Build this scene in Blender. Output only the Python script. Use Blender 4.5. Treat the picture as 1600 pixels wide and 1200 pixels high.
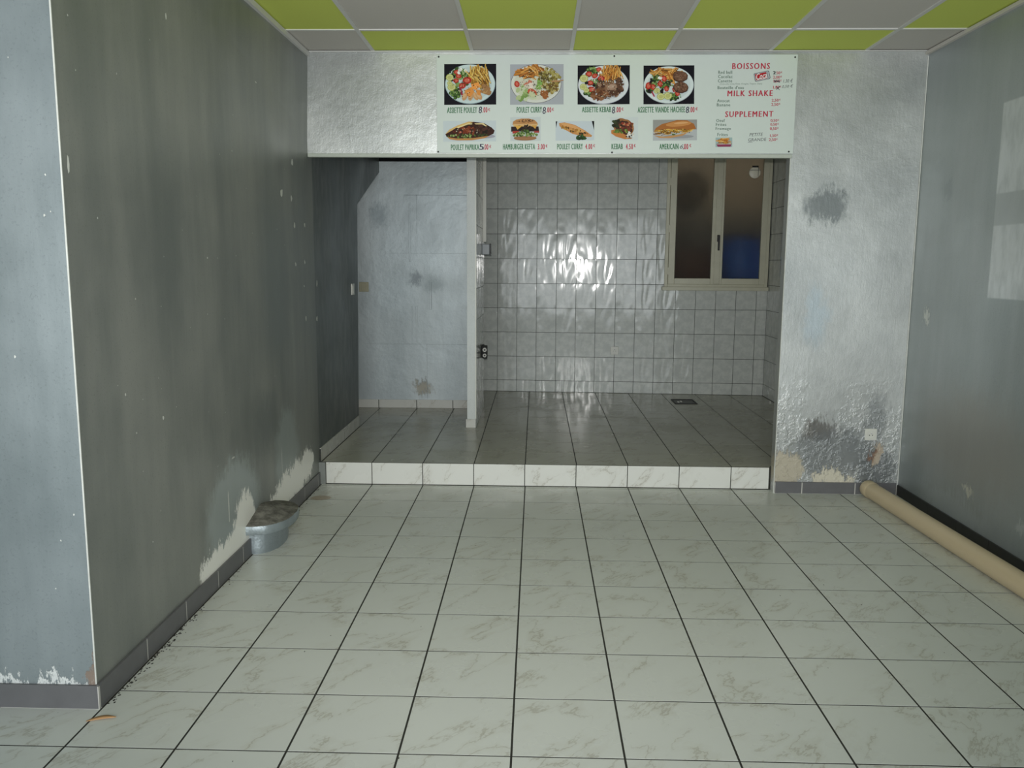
import bpy, math, random
from mathutils import Vector, Matrix
S = bpy.context.scene
for o in list(bpy.data.objects): bpy.data.objects.remove(o)
random.seed(7)
COL = S.collection

# ------------------------------------------------------------------ camera
CAM = Vector((0.0595, -2.2862, 1.4304))
Rv = Vector((0.99956976, 0.02873845, 0.00586551))
Uv = Vector((-0.00985825, 0.14083031, 0.98998467))
Fv = Vector((-0.02762458, 0.98961656, -0.14105303))
cam_d = bpy.data.cameras.new('camera'); cam = bpy.data.objects.new('camera', cam_d); COL.objects.link(cam)
M = Matrix((Rv, Uv, -Fv)).transposed().to_4x4(); M.translation = CAM
cam.matrix_world = M
cam_d.sensor_fit = 'HORIZONTAL'; cam_d.sensor_width = 36.0; cam_d.lens = 36.0 * 1312.2 / 1600.0
cam_d.clip_start = 0.02
S.camera = cam
# ------------------------------------------------------------------ world, lights, exposure
W = bpy.data.worlds.new('overcast_sky'); S.world = W; W.use_nodes = True
W.node_tree.nodes['Background'].inputs[0].default_value = (0.80, 0.90, 1.0, 1)
W.node_tree.nodes['Background'].inputs[1].default_value = 0.6
S.view_settings.view_transform = 'Standard'; S.view_settings.look = 'None'
S.view_settings.gamma = 1.0; S.view_settings.use_curve_mapping = False
S.view_settings.exposure = -0.1
# daylight through the shop front behind the photographer
L = bpy.data.lights.new('shopfront_daylight', 'AREA'); L.shape = 'RECTANGLE'; L.size = 4.7; L.size_y = 1.95
L.energy = 172; L.color = (0.92, 0.98, 1.0)
lo = bpy.data.objects.new('shopfront_daylight', L); COL.objects.link(lo)
lo.location = (-0.45, -4.55, 1.35); lo.rotation_euler = (math.radians(90), 0, 0)
# the camera's flash, just above the lens
L = bpy.data.lights.new('camera_flash', 'SPOT'); L.energy = 330; L.spot_size = math.radians(92); L.spot_blend = 1.0
L.shadow_soft_size = 0.018; L.color = (1.0, 0.985, 0.95)
lo = bpy.data.objects.new('camera_flash', L); COL.objects.link(lo)
Mf = Matrix((Rv, Uv, -Fv)).transposed()
fd = (Fv + Vector((0, 0, 0.12))).normalized()
lo.rotation_euler = fd.to_track_quat('-Z', 'Y').to_euler()
lo.location = CAM + Uv * 0.075 + Fv * 0.03

# ------------------------------------------------------------------ helpers
def lin(r, g, b):
    f = lambda c: (c/255)/12.92 if c/255 <= .04045 else ((c/255+.055)/1.055)**2.4
    return (f(r), f(g), f(b), 1.0)

class NT:
    def __init__(s, name):
        s.m = bpy.data.materials.new(name); s.m.use_nodes = True
        s.t = s.m.node_tree; s.n = s.t.nodes; s.l = s.t.links
        s.b = s.n['Principled BSDF']
    def new(s, kind, **kw):
        nd = s.n.new(kind)
        for k, v in kw.items(): setattr(nd, k, v)
        return nd
    def put(s, sock, v):
        if hasattr(v, 'is_output'): s.l.new(v, sock)
        else: sock.default_value = v
    def P(s, **kw):
        for k, v in kw.items(): s.put(s.b.inputs[k.replace('_', ' ')], v)
        return s
    def noise(s, vec, scale, detail=4, rough=.55, dist=0.0):
        nd = s.new('ShaderNodeTexNoise'); s.l.new(vec, nd.inputs['Vector'])
        nd.inputs['Scale'].default_value = scale; nd.inputs['Detail'].default_value = detail
        nd.inputs['Roughness'].default_value = rough; nd.inputs['Distortion'].default_value = dist
        return nd
    def vm(s, op, a, b=None, c=None):
        nd = s.new('ShaderNodeVectorMath', operation=op); s.put(nd.inputs[0], a)
        if b is not None: s.put(nd.inputs[1], b)
        if c is not None: s.put(nd.inputs[2], c)
        return nd.outputs['Value'] if op in ('LENGTH', 'DOT_PRODUCT') else nd.outputs[0]
    def ma(s, op, a, b=None, c=None, clamp=False):
        nd = s.new('ShaderNodeMath', operation=op); nd.use_clamp = clamp; s.put(nd.inputs[0], a)
        if b is not None: s.put(nd.inputs[1], b)
        if c is not None: s.put(nd.inputs[2], c)
        return nd.outputs[0]
    def mr(s, v, a, b, c=0.0, d=1.0, smooth=True):
        nd = s.new('ShaderNodeMapRange'); nd.interpolation_type = 'SMOOTHSTEP' if smooth else 'LINEAR'
        s.put(nd.inputs[0], v); s.put(nd.inputs[1], a); s.put(nd.inputs[2], b); s.put(nd.inputs[3], c); s.put(nd.inputs[4], d)
        return nd.outputs[0]
    def mix(s, f, a, b):
        nd = s.new('ShaderNodeMix', data_type='RGBA'); s.put(nd.inputs[0], f); s.put(nd.inputs[6], a); s.put(nd.inputs[7], b)
        return nd.outputs[2]
    def fmix(s, f, a, b):
        nd = s.new('ShaderNodeMix', data_type='FLOAT'); s.put(nd.inputs[0], f); s.put(nd.inputs[2], a); s.put(nd.inputs[3], b)
        return nd.outputs[0]
    def bump(s, h, strength, dist=.002, prev=None):
        nd = s.new('ShaderNodeBump'); nd.inputs['Strength'].default_value = strength; nd.inputs['Distance'].default_value = dist
        s.l.new(h, nd.inputs['Height'])
        if prev is not None: s.l.new(prev, nd.inputs['Normal'])
        return nd.outputs[0]
    def pos(s): return s.new('ShaderNodeNewGeometry').outputs['Position']
    def obj(s): return s.new('ShaderNodeTexCoord').outputs['Object']
    def rnd(s): return s.new('ShaderNodeObjectInfo').outputs['Random']

def plain(name, rgb, rough=.5, metal=0.0, var=.06, scale=30, bump=0.0, **kw):
    t = NT(name); p = t.obj(); n = t.noise(p, scale, 4)
    c = lin(*rgb); c2 = tuple(x*(1-var*3) for x in c[:3]) + (1,)
    t.P(Base_Color=t.mix(n.outputs[0], c2, tuple(min(1, x*(1+var)) for x in c[:3]) + (1,)), Roughness=rough, Metallic=metal)
    if bump: t.P(Normal=t.bump(n.outputs[0], bump))
    for k, v in kw.items(): t.P(**{k: v})
    return t.m

def link(name, me, mat, parent=None, loc=(0, 0, 0), rot=None, mw=None):
    o = bpy.data.objects.new(name, me); COL.objects.link(o)
    if mat is not None and len(me.materials) == 0: me.materials.append(mat)
    if mw is not None: o.matrix_basis = mw
    else:
        o.location = loc
        if rot: o.rotation_euler = rot
    if parent is not None: o.parent = parent
    return o
def mesh(name, verts, faces, smooth=False):
    me = bpy.data.meshes.new(name); me.from_pydata([tuple(v) for v in verts], [], faces); me.update()
    if smooth:
        for p in me.polygons: p.use_smooth = True
        me.set_sharp_from_angle(angle=math.radians(38))
    return me
def box_data(boxes):
    V = []; Fc = []
    for (x0, y0, z0, x1, y1, z1) in boxes:
        b = len(V)
        V += [(x0,y0,z0),(x1,y0,z0),(x1,y1,z0),(x0,y1,z0),(x0,y0,z1),(x1,y0,z1),(x1,y1,z1),(x0,y1,z1)]
        Fc += [tuple(b+i for i in f) for f in ((0,3,2,1),(4,5,6,7),(0,1,5,4),(1,2,6,5),(2,3,7,6),(3,0,4,7))]
    return V, Fc
def boxes(name, bl, mat, parent=None, loc=(0, 0, 0), rot=None):
    return link(name, mesh(name, *box_data(bl)), mat, parent, loc, rot)
def bev(name, b, mat, parent=None, w=.003, seg=2, loc=(0, 0, 0), rot=None):
    o = boxes(name, [b], mat, parent, loc, rot)
    m = o.modifiers.new('bevel', 'BEVEL'); m.width = w; m.segments = seg
    return o
def prism(pts, z0, z1):
    """polygon in (a,b) extruded in c"""
    n = len(pts); V = [(a, b, z0) for a, b in pts] + [(a, b, z1) for a, b in pts]
    Fc = [tuple(range(n-1, -1, -1)), tuple(range(n, 2*n))] + [(i, (i+1) % n, n+(i+1) % n, n+i) for i in range(n)]
    return V, Fc
def lathe(prof, n=32, a0=0.0, a1=2*math.pi, sx=1.0, sy=1.0):
    full = abs(a1-a0-2*math.pi) < 1e-6; cnt = n if full else n+1
    V = []; Fc = []
    for r, z in prof:
        for k in range(cnt):
            a = a0+(a1-a0)*k/n; V.append((sx*r*math.cos(a), sy*r*math.sin(a), z))
    for i in range(len(prof)-1):
        for k in range(n):
            k2 = (k+1) % cnt
            Fc.append((i*cnt+k, i*cnt+k2, (i+1)*cnt+k2, (i+1)*cnt+k))
    return V, Fc
def tag(o, label=None, cat=None, kind=None, group=None):
    if label: o['label'] = label
    if cat: o['category'] = cat
    if kind: o['kind'] = kind
    if group: o['group'] = group
    return o
def struct(o, label, cat): return tag(o, label, cat, 'structure')
def empty(name, loc=(0, 0, 0), rot=None):
    o = bpy.data.objects.new(name, None); COL.objects.link(o); o.location = loc
    if rot: o.rotation_euler = rot
    o.empty_display_size = .05
    return o

# ------------------------------------------------------------------ materials
def paint(name, axis, c_lo, c_hi, stains=(), metal=.35, rough=.42, lumps=.25, rects=(), streak=True, fine=.05, blister=0):
    """aluminium paint on plaster; stains = (h, z, rh, rz, rgb, softness, metallic 0/1[, ragged])"""
    t = NT(name); p = t.pos()
    st = t.vm('MULTIPLY', p, (3.2, 3.2, .55)) if streak else t.vm('MULTIPLY', p, (1.6, 1.6, 1.6))
    n1 = t.noise(st, 1.0, 5, .6).outputs[0]
    n2 = t.noise(p, 1.3, 4, .6).outputs[0]
    n3 = t.noise(p, 130, 3, .6).outputs[0]
    f = t.mr(t.ma('ADD', t.ma('MULTIPLY', n1, .55), t.ma('MULTIPLY', n2, .45)), .36, .66)
    col = t.mix(f, lin(*c_lo), lin(*c_hi))
    col = t.mix(t.ma('MULTIPLY', t.mr(n3, .56, .75), .25), col, lin(*[c*.6 for c in c_lo]))
    d1 = t.noise(p, 9, 5, .65).outputs['Color']; d2 = t.noise(t.vm('MULTIPLY', p, (1, 1, .3)), 52, 5, .8).outputs['Color']
    q = t.vm('ADD', p, t.vm('MULTIPLY_ADD', d1, (.16,)*3, (-.08,)*3))
    q = t.vm('ADD', q, t.vm('MULTIPLY_ADD', d2, (.07, .07, .24), (-.035, -.035, -.12)))
    met = metal; plaster = None
    for s in stains:
        h, z, rh, rz, rgb, soft, mt = s[:7]; op = s[7] if len(s) > 7 else 1.0
        sc = (1/rh, 0, 1/rz) if axis == 'x' else (0, 1/rh, 1/rz)
        of = (-h/rh, 0, -z/rz) if axis == 'x' else (0, -h/rh, -z/rz)
        d = t.vm('LENGTH', t.vm('MULTIPLY_ADD', q, sc, of))
        m = t.mr(d, 1.0-soft, 1.0, op, 0.0)
        col = t.mix(m, col, lin(*rgb))
        if not mt:
            met = t.fmix(m, met, 0.0)
            plaster = m if plaster is None else t.ma('MAXIMUM', plaster, m)
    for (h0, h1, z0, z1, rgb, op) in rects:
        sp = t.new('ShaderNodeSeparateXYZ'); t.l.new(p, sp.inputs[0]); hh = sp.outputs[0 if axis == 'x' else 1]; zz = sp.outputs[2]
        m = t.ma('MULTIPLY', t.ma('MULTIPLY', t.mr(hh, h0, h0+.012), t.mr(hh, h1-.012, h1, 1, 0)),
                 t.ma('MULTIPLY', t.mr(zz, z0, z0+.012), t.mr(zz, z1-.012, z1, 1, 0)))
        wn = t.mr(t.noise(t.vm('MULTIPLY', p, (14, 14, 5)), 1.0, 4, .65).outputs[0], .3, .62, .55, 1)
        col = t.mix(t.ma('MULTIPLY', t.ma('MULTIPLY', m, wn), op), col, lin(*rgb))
    big = t.noise(p, 7, 5, .6).outputs[0]
    nb = t.bump(big, lumps, .02)
    nb = t.bump(t.noise(t.vm('MULTIPLY', p, (60, 60, 14)), 1.0, 3, .6).outputs[0], fine*3, .002, nb)
    nb = t.bump(n3, fine*4, .001, nb)
    if blister:
        sz = t.new('ShaderNodeSeparateXYZ'); t.l.new(p, sz.inputs[0])
        bl = t.noise(p, 24, 5, .62).outputs[0]
        bl = t.mr(bl, .46, .60)
        msk = t.ma('MULTIPLY', t.mr(sz.outputs[2], .25, .85, 1, 0), t.mr(t.noise(p, 4, 3).outputs[0], .38, .58))
        nb = t.bump(t.ma('MULTIPLY', bl, msk), blister, .012, nb)
    if plaster is not None: nb = t.bump(t.ma('SUBTRACT', 1.0, plaster), .6, .003, nb)
    t.P(Base_Color=col, Metallic=met, Roughness=t.mr(n2, .3, .7, rough-.05, rough+.08), Normal=nb)
    return t.m

WHT = (246, 245, 238)
M_left = paint('silver_paint_left', 'y', (122, 127, 124), (152, 154, 149), [
    (1.50, .27, .40, .30, (182, 192, 193), .35, 1, .6), (2.35, .34, .26, .34, (178, 188, 187), .4, 1, .5),
    (1.62, .16, .16, .17, WHT, .15, 0), (1.35, .10, .30, .085, WHT, .15, 0), (1.72, .06, .16, .10, WHT, .15, 0),
    (2.45, .16, .30, .12, WHT, .15, 0), (2.75, .20, .16, .10, WHT, .15, 0), (2.15, .13, .18, .09, WHT, .2, 0),
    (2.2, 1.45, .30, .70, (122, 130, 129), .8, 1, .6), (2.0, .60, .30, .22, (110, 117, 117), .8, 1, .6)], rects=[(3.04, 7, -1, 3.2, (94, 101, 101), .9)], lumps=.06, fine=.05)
M_pillar = paint('silver_paint_pillar', 'x', (128, 138, 141), (154, 163, 166), [
    (-1.55, .085, .30, .022, (225, 228, 226), .4, 0, .9), (-1.352, .11, .02, .09, (140, 112, 90), .5, 0, .7)], lumps=.05)
CRM = (186, 178, 160)
M_front = paint('silver_paint_front', 'x', (172, 175, 174), (206, 208, 206), [
    (1.82, 1.79, .17, .13, (112, 118, 119), .5, 1, .8), (1.84, .40, .13, .10, (104, 100, 94), .5, 1, .8),
    (1.78, 1.12, .10, .25, (178, 192, 200), .7, 1, .6),
    (1.95, .26, .34, .22, (120, 124, 126), .5, 1, .7), (2.22, .16, .16, .16, (112, 116, 118), .5, 1, .7), (2.2, .5, .1, .2, (130, 134, 136), .6, 1, .6),
    (1.66, .16, .11, .12, CRM, .18, 0), (1.92, .11, .11, .055, (208, 202, 184), .15, 0), (2.02, .08, .09, .03, (208, 202, 184), .15, 0),
    (2.215, .255, .035, .075, (186, 172, 154), .25, 0), (2.17, .245, .05, .03, (130, 95, 72), .5, 0, .8)], lumps=.16, streak=False, fine=.12, metal=.55, rough=.38, blister=.4)
M_right = paint('silver_paint_right', 'y', (148, 156, 157), (168, 174, 176), [
    (2.74, 1.14, .045, .04, (215, 218, 214), .4, 0, .9), (2.12, .25, .06, .03, (205, 205, 190), .3, 0, .9), (1.62, .2, .05, .05, (180, 186, 186), .5, 1, .8),
    (2.3, .12, .5, .10, (176, 184, 186), .6, 1, .6), (2.1, .50, 1.0, .42, (152, 149, 142), .8, 1, .7), (2.60, 1.85, .08, .07, (140, 148, 150), .6, 1, .6)],
    rects=[(.6, 2.09, 1.27, 2.24, (212, 216, 218), .75), (.6, 2.10, 1.63, 1.80, (150, 157, 158), .6)], lumps=.06)
M_silver = paint('silver_paint_passage', 'x', (164, 173, 176), (190, 198, 200), [
    (-1.0, 1.30, .09, .09, (120, 128, 132), .7, 1, .8), (-1.32, 1.85, .12, .15, (136, 146, 150), .7, 1, .7), (-.95, .33, .10, .07, (160, 150, 128), .6, 0, .7),
    (-.85, 1.25, .14, .10, (140, 150, 152), .8, 1, .6)], lumps=.18, metal=.5, rough=.5)
M_plaster = plain('plaster_back_of_house', (170, 168, 160), .9)

def floor_tile_mat(name, c0, c1, vein, rough):
    t = NT(name); p = t.obj(); r = t.rnd()
    cmb = t.new('ShaderNodeCombineXYZ')
    t.l.new(t.ma('MULTIPLY', t.ma('FLOOR', t.ma('MULTIPLY', r, 6.0)), 3.7), cmb.inputs[0]); t.l.new(t.ma('MULTIPLY', r, 2.0), cmb.inputs[2])
    v = t.vm('ADD', t.vm('MULTIPLY', p, (1, 1, 1)), cmb.outputs[0])
    # slanted veins
    cb = t.new('ShaderNodeCombineXYZ')
    t.l.new(t.ma('MULTIPLY', t.vm('DOT_PRODUCT', v, (.62, .78, .5)), 2.3), cb.inputs[0])
    t.l.new(t.ma('MULTIPLY', t.vm('DOT_PRODUCT', v, (-.78, .62, .5)), 5.2), cb.inputs[1])
    a = t.noise(cb.outputs[0], 1.0, 6, .6, .35).outputs[0]
    vn = t.mr(t.ma('ABSOLUTE', t.ma('SUBTRACT', a, .5)), 0.0, .014, 1, 0)
    b = t.noise(v, 7, 3).outputs[0]
    vn = t.ma('MULTIPLY', vn, t.mr(b, .40, .56))
    halo = t.ma('MULTIPLY', t.mr(t.ma('ABSOLUTE', t.ma('SUBTRACT', a, .5)), 0.0, .085, 1, 0), t.mr(b, .40, .70))
    col = t.mix(t.noise(t.pos(), 1.1, 3).outputs[0], lin(*c0), lin(*c1))
    col = t.mix(t.ma('MULTIPLY', halo, .20), col, lin(*vein))
    col = t.mix(t.ma('MULTIPLY', vn, .38), col, lin(*[c*.86 for c in vein]))
    # scuffs and the rust coloured ring by the wall
    w = t.pos(); q = t.vm('ADD', w, t.vm('MULTIPLY_ADD', t.noise(w, 30, 3).outputs['Color'], (.03,)*3, (-.015,)*3))
    d = t.vm('LENGTH', t.vm('MULTIPLY_ADD', q, (1/.065, 1/.055, 0), (1.255/.065, -2.70/.055, 0)))
    col = t.mix(t.ma('MULTIPLY', t.mr(d, .85, 1.05, 1, 0), .55), col, lin(150, 118, 70))
    sp = t.noise(w, 45, 2, .5).outputs[0]
    col = t.mix(t.ma('MULTIPLY', t.mr(sp, .76, .80), .5), col, lin(90, 88, 80))
    t.P(Base_Color=col, Roughness=t.mr(t.noise(w, 3, 4).outputs[0], .3, .7, rough, rough+.14),
        Specular_IOR_Level=.35, Normal=t.bump(t.noise(p, 14, 2).outputs[0], .03, .002))
    return t.m
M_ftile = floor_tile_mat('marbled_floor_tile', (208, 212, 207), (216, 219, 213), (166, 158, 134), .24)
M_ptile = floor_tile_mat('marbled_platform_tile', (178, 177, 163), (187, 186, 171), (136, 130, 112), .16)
M_riser = floor_tile_mat('marbled_riser_tile', (216, 217, 212), (224, 224, 218), (166, 158, 140), .25)
M_wskirt = floor_tile_mat('marbled_skirting_tile', (200, 200, 194), (208, 208, 202), (166, 158, 140), .25)
M_grout = plain('dark_grout', (52, 52, 46), .9, var=.15, scale=40)
M_grout_l = plain('grey_wall_grout', (50, 52, 48), .85, var=.1, scale=40)
def wall_tile_mat():
    t = NT('rippled_white_wall_tile'); p = t.obj(); r = t.rnd()
    cmb = t.new('ShaderNodeCombineXYZ'); t.l.new(t.ma('MULTIPLY', t.ma('FLOOR', t.ma('MULTIPLY', r, 4.0)), 1.9), cmb.inputs[0])
    v = t.vm('ADD', p, cmb.outputs[0])
    sw = t.noise(t.vm('MULTIPLY', v, (11, 4.2, 1)), 1.0, 0, .4, .9).outputs[0]
    big = t.noise(t.vm('MULTIPLY', t.pos(), (2.2, 1, 2.2)), 1.0, 1).outputs[0]
    mott = t.noise(v, 16, 4, .65).outputs[0]
    col = t.mix(t.mr(mott, .38, .66), lin(196, 200, 196), lin(210, 213, 208))
    nb = t.bump(sw, .8, .0042)
    t.P(Base_Color=col, Roughness=.11, Specular_IOR_Level=.33, Normal=nb)
    return t.m
M_wtile = wall_tile_mat()
M_skirt = plain('slate_grey_skirting_tile', (106, 106, 108), .45, var=.08, scale=12)
M_skgrout = plain('white_skirting_grout', (196, 194, 188), .9)
M_cgreen = plain('lime_green_ceiling_tile', (204, 217, 100), .9, var=.03, scale=120, bump=.15)
M_cgrey = plain('warm_grey_ceiling_tile', (200, 196, 189), .9, var=.03, scale=120, bump=.15)
M_tbar = plain('grey_white_ceiling_bar', (206, 206, 202), .5, var=.02)
M_white = plain('white_lacquer', (214, 214, 204), .4, var=.03)
M_cream = plain('cream_window_paint', (204, 202, 180), .45, var=.06, scale=14)
M_plast = plain('white_plastic', (216, 216, 208), .35, var=.02)
M_plastg = plain('grey_plastic', (150, 156, 160), .4, var=.03)
M_black = plain('black_plastic', (18, 18, 18), .4, var=.05)
M_pvc = plain('beige_pvc', (214, 195, 162), .38, var=.03, scale=4)
M_bead = plain('worn_white_corner_bead', (220, 222, 216), .5, var=.12, scale=25)
M_iron = plain('dark_iron', (40, 40, 40), .5, .6, var=.1)
M_chrome = plain('worn_chrome', (190, 190, 190), .2, 1.0, var=.05)

# ------------------------------------------------------------------ tiles
TC = {}
def tile_mesh(w, h, t, mat, e=.0003):
    k = (round(w, 3), round(h, 3), t, mat.name)
    if k not in TC:
        V = [(-w/2,-h/2,-t),(w/2,-h/2,-t),(w/2,h/2,-t),(-w/2,h/2,-t), (-w/2,-h/2,-e),(w/2,-h/2,-e),(w/2,h/2,-e),(-w/2,h/2,-e),
             (-w/2+e,-h/2+e,0),(w/2-e,-h/2+e,0),(w/2-e,h/2-e,0),(-w/2+e,h/2-e,0)]
        Fc = [(8,9,10,11)]
        for i in range(4):
            j = (i+1) % 4; Fc += [(i, j, 4+j, 4+i), (4+i, 4+j, 8+j, 8+i)]
        me = mesh('tile', V, Fc); me.materials.append(mat); TC[k] = me
    return TC[k]
def cut(r, holes):
    out = [r]
    for (a0, b0, a1, b1) in holes:
        nx = []
        for (x0, y0, x1, y1) in out:
            if x1 <= a0 or x0 >= a1 or y1 <= b0 or y0 >= b1: nx.append((x0, y0, x1, y1)); continue
            if y0 < b0: nx.append((x0, y0, x1, b0))
            if y1 > b1: nx.append((x0, b1, x1, y1))
            yy0, yy1 = max(y0, b0), min(y1, b1)
            if x0 < a0: nx.append((x0, yy0, a0, yy1))
            if x1 > a1: nx.append((a1, yy0, x1, yy1))
        out = nx
    return out
def lay(parent, us, vs, frame, mat, gu=.0065, gv=.0055, t=.008, holes=(), name='tile', wob=.0001, tilt=.0004):
    """us, vs = joint positions on the surface; frame = matrix mapping (u, v, out) to parent space"""
    n = 0
    for i in range(len(us)-1):
        for j in range(len(vs)-1):
            for (x0, y0, x1, y1) in cut((us[i]+gu/2, vs[j]+gv/2, us[i+1]-gu/2, vs[j+1]-gv/2), holes):
                w, h = x1-x0, y1-y0
                if w < .012 or h < .012: continue
                mw = frame @ Matrix.Translation(((x0+x1)/2, (y0+y1)/2, random.uniform(-wob, wob)))
                mw = mw @ Matrix.Rotation(random.uniform(-tilt, tilt), 4, 'X') @ Matrix.Rotation(random.uniform(-tilt, tilt), 4, 'Y')
                link(name, tile_mesh(w, h, t, mat), None, parent, mw=mw); n += 1
    return n
def clipped(j0, pitch, lo, hi):
    k = math.ceil((lo-j0)/pitch - 1e-6); out = [lo]
    while j0+k*pitch < hi-1e-4:
        x = j0+k*pitch
        if x > lo+1e-4: out.append(x)
        k += 1
    return out+[hi]

T = .333; XL = -1.345; XR = 2.36; YF = 2.955; YS = 3.032; H = .1454; ZC = 2.69
# ------------------------------------------------------------------ structure: floors
fl = struct(boxes('floor', [(-3.6, -4.8, -.12, XR+.1, YS+.06, -.0004)], M_grout), 'white marbled tile floor with dark joints across the main room', 'floor')
I4 = Matrix.Identity(4)
lay(fl, clipped(0, T, -2.6, XR), clipped(0, T, -.999, YS), I4, M_ftile, holes=[(-2.7, .225, XL-.001, 9), (1.584, YF+.004, 9, 9)])
boxes('tile_field', [(-3.6, -4.8, -.006, XR, -1.003, -.0003)], M_ftile, fl)
pf = struct(boxes('floor_raised', [(-2.4, YS+.012, -.12, 2.40, 6.45, H-.0004)], M_grout), 'raised floor of the kitchen with dull marbled tiles', 'platform')
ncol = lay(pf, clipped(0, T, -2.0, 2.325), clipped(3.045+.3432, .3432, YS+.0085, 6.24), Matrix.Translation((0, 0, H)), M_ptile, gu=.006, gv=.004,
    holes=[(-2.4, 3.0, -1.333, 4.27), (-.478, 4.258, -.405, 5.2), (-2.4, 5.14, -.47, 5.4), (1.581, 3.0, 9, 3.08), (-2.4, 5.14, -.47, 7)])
FRX = Matrix(((1, 0, 0, 0), (0, 0, -1, 0), (0, 1, 0, 0), (0, 0, 0, 1)))     # (u, v, out) -> x, z, -y
st = struct(boxes('trim_1', [(-1.335, YS+.0012, 0, 1.578, YS+.013, H-.002)], M_grout), 'white marbled riser of the kitchen step', 'step riser')
lay(st, clipped(-.003, T*.9985, -1.303, 1.572), [.004, H-.0006], Matrix.Translation((0, YS, 0)) @ FRX, M_riser, gu=.005, gv=.001, name='riser_tile')
# ------------------------------------------------------------------ structure: walls
V, Fc = prism([(.2215, -.01), (4.262, -.01), (4.372, 1.894), (5.15, 2.215), (5.15, ZC+.05), (.2215, ZC+.05)], 0, 1)
wl = []
for (y, z, c) in V: wl.append(((XL-.13) if c == 0 else (XL if y < 5 else -1.312), y, z))
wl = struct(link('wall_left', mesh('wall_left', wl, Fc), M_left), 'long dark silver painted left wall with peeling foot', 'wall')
wp = struct(boxes('wall_pillar', [(-3.6, .22, -.01, XL-.0008, .2212, ZC+.05), (-3.6, .2212, -.01, XL-.131, .36, ZC+.05)], M_pillar), 'pale silver painted wall face at the left edge', 'wall')
V, Fc = prism([(XL, 2.082), (1.581, 2.082), (1.581, -.01), (XR, -.01), (XR, ZC+.05), (XL, ZC+.05)], 0, 1)
wf = struct(link('wall_front', mesh('wall_front', [(a, YF if c == 0 else YF+.08, b) for a, b, c in V], Fc), M_front), 'bright silver header and blistered pier around the kitchen opening', 'wall')
wr = struct(boxes('wall_right', [(XR, -4.8, -.01, XR+.12, YF+.11, ZC+.05)], M_right), 'grey silver painted right wall with pale rectangular patch', 'wall')
ws = struct(boxes('wall_passage', [(-2.4, 5.15, 0, -.478, 5.21, 2.305)], M_silver), 'pale silver end wall of the narrow passage', 'wall')
boxes('shade_strip', [(-2.4, 5.157, 2.305, -.478, 5.21, 2.62)], plain('painted_shade_black', (16, 15, 22), .8), ws)  # black board: the darkness above the passage end wall, put in as colour
M_crack = plain('grey_filler', (118, 126, 130), .7)
for b in [(-1.10, 2.02, -.478, 2.0225), (-.99, 1.62, -.9882, 2.02), (-1.25, 1.52, -.48, 1.5215), (-1.45, .72, -.48, .7215), (-.91, .23, -.9085, .72), (-.865, 1.03, -.863, 1.27)]:
    boxes('plaster_joint', [(b[0], 5.1492, b[1], b[2], 5.1502, b[3])], M_crack, ws)
for b in [(-1.005, .74, -.988, 1.06), (-1.045, .74, -1.035, 1.06), (-.88, 1.03, -.866, 1.27), (-1.06, 1.45, -1.045, 1.95), (-1.40, 1.5, -1.392, 1.9)]:
    bev('plaster_ridge', (b[0], 5.1465, b[1], b[2], 5.1502, b[3]), M_silver, ws, .0012)
M_partend = paint('pale_partition_paint', 'x', (186, 192, 190), (204, 208, 205), metal=.1, rough=.5, lumps=.1)
pt = struct(boxes('wall_partition', [(-.477, 4.258, 0, -.412, 5.21, 2.62)], M_partend), 'thin white partition between passage and kitchen', 'wall')
boxes('grout_bed', [(-.413, 4.262, H, -.4052, 5.209, 2.62)], M_grout_l, pt)
ZW = [H+.001]+[.2625+.2446*k for k in range(10)]
FRP = Matrix(((0, 0, 1, -.404), (1, 0, 0, 0), (0, 1, 0, 0), (0, 0, 0, 1)))    # (u, v, out) -> y, z, +x
lay(pt, clipped(4.43, .2, 4.262, 5.208), ZW, FRP, M_wtile, .0038, .0038, name='wall_tile', wob=.0003, tilt=.0032)
bev('foot_tile', (-.487, 4.249, H, -.408, 4.262, .214), M_wskirt, pt, .002)
boxes('edge_profile', [(-.414, 4.252, .216, -.4045, 4.262, 2.62)], M_white, pt)
ANG = math.atan(-.04903); BO = Vector((0, 6.1925, 0))
WX0, WX1, WZ0, WZ1 = 1.332, 2.322, 1.225, 2.60
bl = [(-2.2, .0, 0, WX0, .14, 2.75), (WX1, 0, 0, 2.6, .14, 2.75), (WX0, 0, 0, WX1, .14, WZ0), (WX0, 0, WZ1, WX1, .14, 2.75)]
wb = struct(boxes('wall_back', [(a, b+.0012, c, d, e, f) for a, b, c, d, e, f in bl], M_grout_l, None, BO, (0, 0, ANG)), 'back kitchen wall covered in rippled white tiles', 'wall')
lay(wb, clipped(-.3290, .1968, -.93, 2.335), ZW, FRX, M_wtile, .0038, .0038, holes=[(WX0, 1.185, 2.36, WZ1)], name='wall_tile', wob=.0003, tilt=.0032)
wk = struct(boxes('wall_kitchen', [(2.3312, YF+.11, 0, 2.5, 6.3, 2.75)], M_grout_l), 'dim tiled right wall of the kitchen', 'wall')
FRK = Matrix(((0, 0, -1, 2.33), (1, 0, 0, 0), (0, 1, 0, 0), (0, 0, 0, 1)))
lay(wk, clipped(6.07, .2, 4.07, 6.07), ZW, FRK, M_wtile, .0038, .0038, name='wall_tile', wob=.0003, tilt=.0032)
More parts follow.
